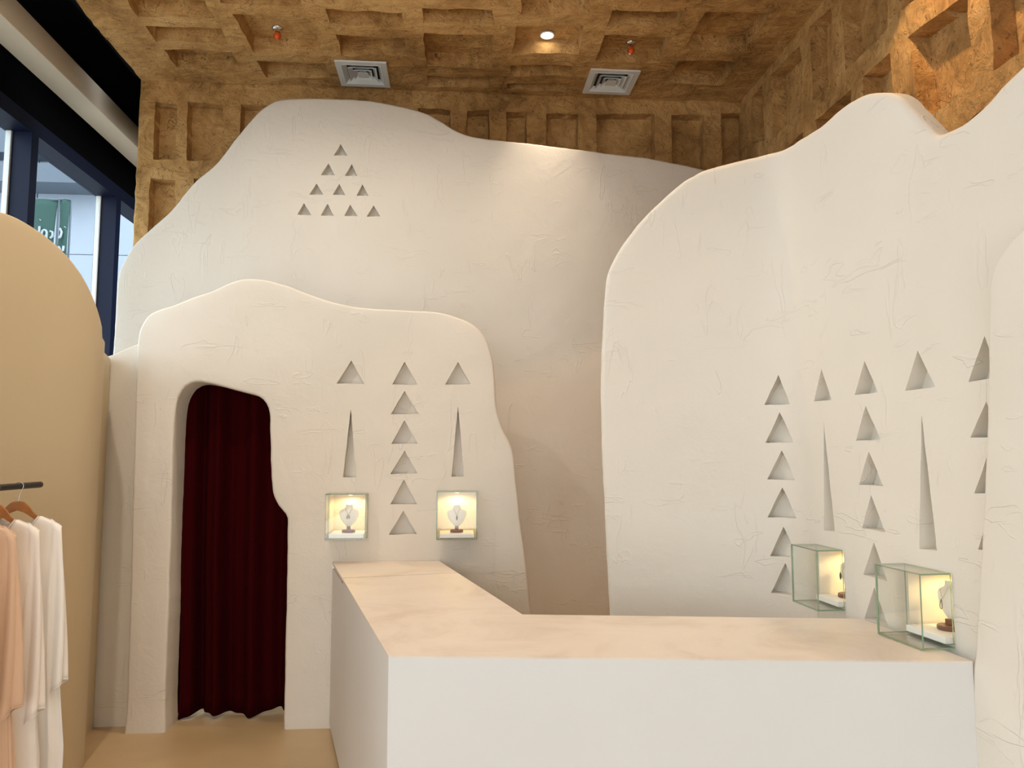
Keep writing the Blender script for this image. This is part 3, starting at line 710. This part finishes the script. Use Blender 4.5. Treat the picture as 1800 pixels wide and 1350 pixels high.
# ------------------------------------------------------------------ curtain
cu = empty('red_curtain', (-1.3, 4.98, 0)); tag(cu, 'dark red velvet curtain hanging in folds inside the arched doorway', 'curtain')
v = []; f = []; NU, NV = 220, 26
for j in range(NV + 1):
    tz = j / NV
    for i in range(NU + 1):
        s = i / NU; x = -.48 + .96 * s
        ph = 2 * math.pi * (6.2 * s + .7 * math.sin(4.1 * s + .6))
        k = .040 + .018 * (1 - tz)
        drift = .05 * (1 - tz) * math.sin(3 * s + .4)
        y = k * math.sin(ph) + .35 * k * math.sin(2.3 * ph + 1) + .012 * math.sin(9 * tz + 3 * s)
        hem = .018 + .012 * math.sin(ph * .5) + (.06 * max(0, (s - .72) / .28) ** 1.5)
        z = hem + (2.36 - hem) * tz
        v.append((x + drift - .03, y, z))
n = NU + 1
for j in range(NV):
    for i in range(NU): f.append((j * n + i, j * n + i + 1, (j + 1) * n + i + 1, (j + 1) * n + i))
drape = mesh_obj('drape', v, f, 'velvet', cu, 180)
sm = drape.modifiers.new('thickness', 'SOLIDIFY'); sm.thickness = .004
MB().tube([(-.6, 0, 2.38), (.6, 0, 2.38)], .014, 10).build('curtain_rod', 'black_metal', cu, 40)

# ------------------------------------------------------------------ glass display cases with busts
def pane(name, x0, x1, y0, y1, z0, z1, parent):
    m = MB(); dims = (x1 - x0, y1 - y0, z1 - z0); thin = dims.index(min(dims))
    vv = [(x, y, z) for z in (z0, z1) for y in (y0, y1) for x in (x0, x1)]
    ff = [((0, 1, 3, 2), 2), ((4, 5, 7, 6), 2), ((0, 1, 5, 4), 1), ((2, 3, 7, 6), 1), ((0, 2, 6, 4), 0), ((1, 3, 7, 5), 0)]
    for q, ax in ff: m.add(vv, [q], 0 if ax == thin else 1)
    return m.build(name, ['clear_glass', 'glass_edge'], parent)
def glass_case(loc, rz, w, h, d, label):
    """local: x across, -y out of the wall, z up from case bottom"""
    t = empty('glass_display_case', loc, rz); tag(t, label, 'display case', 'glass display cases on the plaster walls')
    th = .0055
    pane('front_pane', -w / 2, w / 2, -d, -d + th, 0, h, t)
    pane('side_pane', -w / 2, -w / 2 + th, -d + th, -.0, th, h - th, t)
    pane('side_pane', w / 2 - th, w / 2, -d + th, -.0, th, h - th, t)
    pane('top_pane', -w / 2, w / 2, -d + th, -.0, h - th, h, t)
    pane('bottom_pane', -w / 2, w / 2, -d + th, -.0, 0, th, t)
    return t
def plinth(loc, rz, w, d0, d1, label):
    o = MB().box(-w / 2, w / 2, -d0, d1, 0, .022, bev=.002).build('display_board', 'white_board'); o.location = loc; o.rotation_euler = (0, 0, rz)
    tag(o, label, 'display board', 'white boards inside the display cases'); return o
def bust(loc, rz, label):
    t = empty('necklace_bust', loc, rz); tag(t, label, 'necklace bust', 'necklace busts in the display cases')
    MB().lathe([(.038, 0), (.040, .003), (.040, .013), (.037, .016)], 28).build('base', 'stand_wood', t, 40)
    MB().box(-.011, .011, -.009, .009, .016, .036, bev=.002).build('post', 'stand_wood', t)
    prof = [(.006, .034, .006), (.017, .040, .010), (.034, .056, .016), (.049, .078, .021), (.058, .102, .024), (.060, .118, .022), (.054, .130, .020), (.040, .138, .018), (.026, .143, .017), (.021, .152, .016), (.020, .164, .015), (.012, .166, .009)]
    N = 32; v = []; f = []
    for w, z, dp in prof:
        for k in range(N):
            a = 2 * math.pi * k / N
            yy = -dp * math.sin(a) if math.sin(a) > 0 else -dp * .5 * math.sin(a)
            lean = .010 - .09 * (z - .1) * -1 * .35
            v.append((w * math.cos(a), yy + lean, z))
    for i in range(len(prof) - 1):
        for k in range(N): f.append((i * N + k, i * N + (k + 1) % N, (i + 1) * N + (k + 1) % N, (i + 1) * N + k))
    f.append(tuple(range(N))); f.append(tuple((len(prof) - 1) * N + k for k in range(N)))
    mesh_obj('bust_form', v, f, 'bust_leather', t, 60)
    return t
def necklace(loc, rz, kind, label):
    t = empty('necklace', loc, rz); tag(t, label, 'necklace', 'necklaces on the busts')
    pts = []
    for k in range(21):
        s = -1 + k / 10
        x = .022 * s; z = .104 + .046 * abs(s) ** 1.15
        pts.append((x, -.0155 - .008 * (1 - abs(s)), z))
    ch = MB().tube(pts, .0008, 5).build('chain', 'gold', t, 60)
    if kind == 'bell':
        MB().lathe([(.003, .004), (.004, 0), (.010, -.004), (.0115, -.012), (.010, -.020), (.004, -.021)], 18, (0, -.032, .104)).build('pendant', 'pewter', ch, 40)
    elif kind == 'leaf':
        MB().lathe([(.0008, .002), (.004, -.008), (.0046, -.015), (.0035, -.024), (.0008, -.032)], 10, (0, -.030, .104)).build('pendant', 'dark_bronze', ch, 60)
    else:
        MB().tube([(0, -.027, .104), (.006, -.029, .085), (.005, -.029, .074), (0, -.029, .071), (-.005, -.029, .074), (-.006, -.029, .085), (0, -.027, .104)], .0013, 6).build('pendant', 'dark_bronze', ch, 60)
    return t
def niche_light(loc, power, label):
    t = empty('niche_lamp', loc); tag(t, label, 'spotlight', 'small lamps in the display niches')
    MB().lathe([(.016, .004), (.016, -.004), (.012, -.005)], 18).build('housing', 'white_metal', t, 40)
    MB().lathe([(.011, -.0051), (.011, -.006)], 18).build('lens', 'niche_lamp', t, 40)
    l = bpy.data.lights.new('niche_bulb', 'SPOT'); l.energy = power; l.color = (1.0, .74, .32); l.shadow_soft_size = .012; l.spot_size = R(165); l.spot_blend = .4
    o = bpy.data.objects.new('niche_bulb', l); COL.objects.link(o); o.parent = t; o.location = (0, 0, -.01)
ARCH_CASE_TXT = [('beside the doorway', 'bell'), ('beside the wavy outer edge', 'leaf')]
for q, (txt, kind) in zip(ARCH_BOX, ARCH_CASE_TXT):
    x0 = (q[0][0] + q[3][0]) / 2; x1 = (q[1][0] + q[2][0]) / 2; z0 = (q[2][1] + q[3][1]) / 2; z1 = (q[0][1] + q[1][1]) / 2
    cx = (x0 + x1) / 2; w = x1 - x0
    glass_case((cx, YA - .006, z0), 0, w, z1 - z0, .115, 'square glass display case on the arch wall ' + txt)
    plinth((cx, YA, z0 + .0075), 0, w - .035, .085, .15, 'white board in the glass case ' + txt)
    bust((cx, YA + .03, z0 + .030), 0, 'white necklace bust in the arch wall case ' + txt)
    necklace((cx, YA + .03, z0 + .030), 0, kind, ('gold chain with bell-shaped pendant on the bust ' if kind == 'bell' else 'gold chain with slim dark leaf pendant on the bust ') + txt)
    niche_light((cx, YA + .095, z1 - .012), 1.5, 'small warm lamp over the bust ' + txt)
for (p, nrm, L), txt, kind in zip(CASES_R, ('at the counter end', 'nearer the wall bend'), ('loop', 'leaf')):
    rz = math.atan2(nrm.y, nrm.x) - math.pi / 2
    w = L; z0 = .962
    q = lambda dy: (p.x + nrm.x * dy, p.y + nrm.y * dy)
    glass_case((*q(-.008), z0 + .001), rz, w, .245, .115, 'box-shaped glass display case on the curved wall ' + txt)
    plinth((*q(.02), z0 + .0125), rz, w - .04, .045, .165, 'white board in the curved wall case ' + txt)
    bust((*q(.07), z0 + .035), rz, 'white necklace bust in the niche ' + txt)
    necklace((*q(.07), z0 + .035), rz, kind, 'gold chain with ' + ('open loop' if kind == 'loop' else 'dark leaf') + ' pendant in the niche ' + txt)
    niche_light((*q(.13), 1.196), 1.6, 'small warm lamp in the niche ' + txt)

# ------------------------------------------------------------------ clothes rail
RX, RZ = -1.80, 1.466
rail = empty('clothes_rail', (RX, 1.0, RZ)); tag(rail, 'black tubular clothes rail fixed to the tan partition', 'clothes rail')
MB().tube([(0, .7, 0), (0, 2.555, 0), (0, 2.56, 0)], .0135, 16, radii=[.0135, .0135, .010]).build('tube', 'black_metal', rail, 40)
MB().tube([(0, .7, 0), (-.04, .66, 0), (-.53, .65, 0)], .0135, 12).build('wall_arm', 'black_metal', rail, 40)
MB().tube([(0, 2.3, 0), (-.38, 2.32, 0)], .006, 10).build('bracket', 'black_metal', rail, 40)
HANGER_UP = [(0, -.062), (.022, -.066), (.042, -.084), (.062, -.110), (.09, -.131), (.13, -.148), (.160, -.164)]
def shoulder_z(a):
    P = HANGER_UP
    for (x0, z0), (x1, z1) in zip(P, P[1:]):
        if a <= x1: return z0 + (z1 - z0) * (a - x0) / (x1 - x0)
    return P[-1][1] - (a - P[-1][0]) * .8
def hanger(y, rz, label):
    t = empty('clothes_hanger', (RX, y, RZ), rz); tag(t, label, 'hanger', 'wooden hangers on the clothes rail')
    pts = []
    for k in range(15):
        a = R(-35 + 235 * k / 14); pts.append((.0165 * math.cos(a), 0, .0165 * math.sin(a)))
    pts = pts[::-1]
    pts = pts + [(.010, 0, -.022), (.002, 0, -.040), (0, 0, -.075)]
    MB().tube(pts, .0019, 8).build('hook', 'steel_wire', t, 60)
    up = catmull(HANGER_UP, 5)
    lo_ = catmull([(0, -.100), (.03, -.112), (.06, -.133), (.09, -.155), (.13, -.169), (.155, -.178)], 5)
    poly = [(p.x, p.y) for p in up] + [(p.x, p.y) for p in lo_][::-1]
    for s in (1, -1):
        nn = len(poly); v = []
        for yy in (-.006, .006): v += [(s * a, yy, b) for a, b in poly]
        ff = [(i, (i + 1) % nn, nn + (i + 1) % nn, nn + i) for i in range(nn)]
        b2, bt = fill([(a, b) for a, b in (poly if area(poly) > 0 else poly[::-1])], [], 0, .02)
        for yy in (-.006, .006):
            n0 = len(v); v += [(s * a, yy, b) for a, b in b2]; ff += [tuple(i + n0 for i in q) for q in bt]
        bmx = bmesh.new(); vs = [bmx.verts.new(x) for x in v]
        for q in ff:
            try: bmx.faces.new([vs[i] for i in q])
            except ValueError: pass
        bmesh.ops.remove_doubles(bmx, verts=bmx.verts, dist=1e-5); bmesh.ops.recalc_face_normals(bmx, faces=bmx.faces)
        me = bpy.data.meshes.new('arm'); bmx.to_mesh(me); bmx.free(); me.materials.append(MATS['hanger_wood'])
        o = bpy.data.objects.new('arm', me); COL.objects.link(o); o.parent = t
    return t
def garment(y, rz, label, mat, hem, seed, sleeve_end=-.80, tipx=.172):
    t = empty('tunic', (RX, y, RZ), rz); tag(t, label, 'tunic', 'long tunics on the clothes rail')
    rnd = random.Random(seed); p1, p2, p3 = (rnd.uniform(0, 6) for _ in range(3))
    N, Mr = 96, 40; v = []; f = []
    def top_z(x, front):
        a = abs(x)
        if a < .085:
            return (shoulder_z(.085) + .005 - .125 * (1 - a / .085)) if front else (shoulder_z(.085) + .005 - .03 * (1 - (a / .085) ** 2))
        return shoulder_z(a) + .005
    for j in range(Mr + 1):
        tz = j / Mr
        for i in range(N):
            a = 2 * math.pi * i / N; c, s = math.cos(a), math.sin(a)
            xs = tipx * math.copysign(abs(c) ** .8, c)
            z0 = top_z(xs, s < 0); z = z0 + (hem - z0) * tz ** 1.15
            k = min(1, (z0 - z) / .9); k = max(0, k)
            wd = 1 - .10 * math.sin(min(1, k * 2) * math.pi / 2) + .34 * k ** 1.6
            th = .011 + .016 * min(1, k * 5) + .02 * k
            fold = (.012 * k + .003) * (math.sin(6 * a + p1 + 1.2 * k) + .6 * math.sin(11 * a + p2)) * min(1, k * 3)
            x = xs * wd + .5 * fold * c
            yv = th * math.copysign(abs(s) ** .7, s) + fold * (1 if abs(s) > .2 else .4)
            v.append((x, yv, z + .006 * math.sin(5 * a + p3) * k))
    for j in range(Mr):
        for i in range(N): f.append((j * N + i, j * N + (i + 1) % N, (j + 1) * N + (i + 1) % N, (j + 1) * N + i))
    o = mesh_obj('body', v, f, mat, t, 180, fix=True)
    md = o.modifiers.new('cloth', 'SOLIDIFY'); md.thickness = .0015
    for s in (1, -1):
        v = []; f = []; N2, M2 = 40, 26
        for j in range(M2 + 1):
            k = j / M2
            cx = tipx - .022 + .018 * math.sin(k * 1.9); hw = .020 + .030 * k; ht = .010 + .024 * k
            for i in range(N2):
                a = 2 * math.pi * i / N2; c, q = math.cos(a), math.sin(a)
                zt = -.158 - .02 * c - (sleeve_end + .16) * 0
                ze = sleeve_end - .045 + .05 * c
                z = zt + (ze - zt) * k
                fold = (.004 + .010 * k) * math.sin(4 * a + p2 + 2 * k) * min(1, 3 * k)
                v.append((s * (cx + hw * c + fold * c), -.006 * k + ht * q + fold * q, z))
        for j in range(M2):
            for i in range(N2): f.append((j * N2 + i, j * N2 + (i + 1) % N2, (j + 1) * N2 + (i + 1) % N2, (j + 1) * N2 + i))
        f.append(tuple(range(N2)))
        so = mesh_obj('sleeve', v, f, mat, t, 180); cuff = [v[M2 * N2 + i % N2] for i in range(N2 + 1)]; MB().tube([(a_, b_, c_ + .003) for a_, b_, c_ in cuff], .0022, 5).build('cuff_hem', mat, so, 60); md = so.modifiers.new('cloth', 'SOLIDIFY'); md.thickness = .0015
    # neck facing
    nb = MB()
    nb.tube([(-.084, -.010, -.124), (-.04, -.014, -.187), (0, -.016, -.247), (.04, -.014, -.187), (.084, -.010, -.124)], .003, 6)
    nb.build('neck_facing', mat, t, 60)
    return t
spots = [(3.39, .10, 'white satin long tunic hanging nearest the free end of the rail', 'white_satin', -1.32, 3, -.80, 'wooden hanger with wire hook nearest the free end of the rail'),
         (3.22, .06, 'ivory satin tunic hanging between the white and the peach tunics', 'ivory_satin', -1.34, 11, -.86, 'wooden hanger inside the ivory tunic'),
         (3.06, .02, 'peach satin tunic with wide sleeves on the rail', 'peach_satin', -1.05, 17, -.80, 'wooden hanger inside the peach tunic'),
         (2.88, -.02, 'white satin tunic hanging next to the peach tunic, mostly out of view', 'white_satin', -1.3, 23, -.78, 'wooden hanger inside the white tunic beside the peach one')]
for y, rz, lab, mat, hem, sd, se, hl in spots:
    hanger(y, rz, hl); garment(y, rz, lab, mat, hem, sd, se)

# ------------------------------------------------------------------ banners outside
def banner(y, x0, x1, z0, z1, label, glyphs):
    t = empty('street_banner', ((x0 + x1) / 2, y, z0)); tag(t, label, 'banner', 'green banners outside the window')
    w = x1 - x0; h = z1 - z0; v = []; f = []; N, Mr = 16, 12
    for j in range(Mr + 1):
        for i in range(N + 1):
            s = i / N; k = j / Mr
            v.append(((s - .5) * w * (1 - .10 * math.sin(k * 3.1)), .03 * math.sin(5 * s + 2 * k), k * h))
    for j in range(Mr):
        for i in range(N): f.append((j * (N + 1) + i, j * (N + 1) + i + 1, (j + 1) * (N + 1) + i + 1, (j + 1) * (N + 1) + i))
    o = mesh_obj('cloth', v, f, 'banner_green', t, 180); md = o.modifiers.new('cloth', 'SOLIDIFY'); md.thickness = .004
    for gl in glyphs: MB().tube([((a - .5) * w, -.045, b * h) for a, b in gl], .022, 6).build('letter', 'banner_print', t, 60)
    MB().tube([(-w / 2, 0, h), (w / 2, 0, h)], .02, 8).build('top_rod', 'canopy_metal', t)
    MB().tube([(w / 2, .04, h), (w / 2, .04, -z0 - .05)], .02, 8).build('pole', 'canopy_metal', t)
def arc(cx, cy, rx, ry, a0, a1, n=12): return [(cx + rx * math.cos(R(a0 + (a1 - a0) * k / n)), cy + ry * math.sin(R(a0 + (a1 - a0) * k / n))) for k in range(n + 1)]
banner(15.0, -8.15, -7.56, 4.95, 6.46, 'wide green banner with white lettering outside the window',
       [[(.52, .64), (.52, .50), (.46, .44), (.36, .42)], [(.53, .72), (.54, .725)], arc(.68, .55, .08, .045, 0, 360), [(.76, .55), (.75, .47), (.68, .43), (.60, .44)], [(.85, .58), (.93, .57), (.94, .52), (.87, .49)], [(.62, .26), (.62, .19), (.54, .15)], [(.74, .24), (.75, .245)]])
banner(15.0, -7.53, -7.33, 5.30, 6.47, 'narrow green banner with white lettering outside the window',
       [[(.30, .50), (.48, .44), (.40, .37), (.25, .34)], [(.75, .52), (.78, .525)], [(.25, .20), (.40, .16), (.52, .10), (.68, .13), (.72, .21)]])
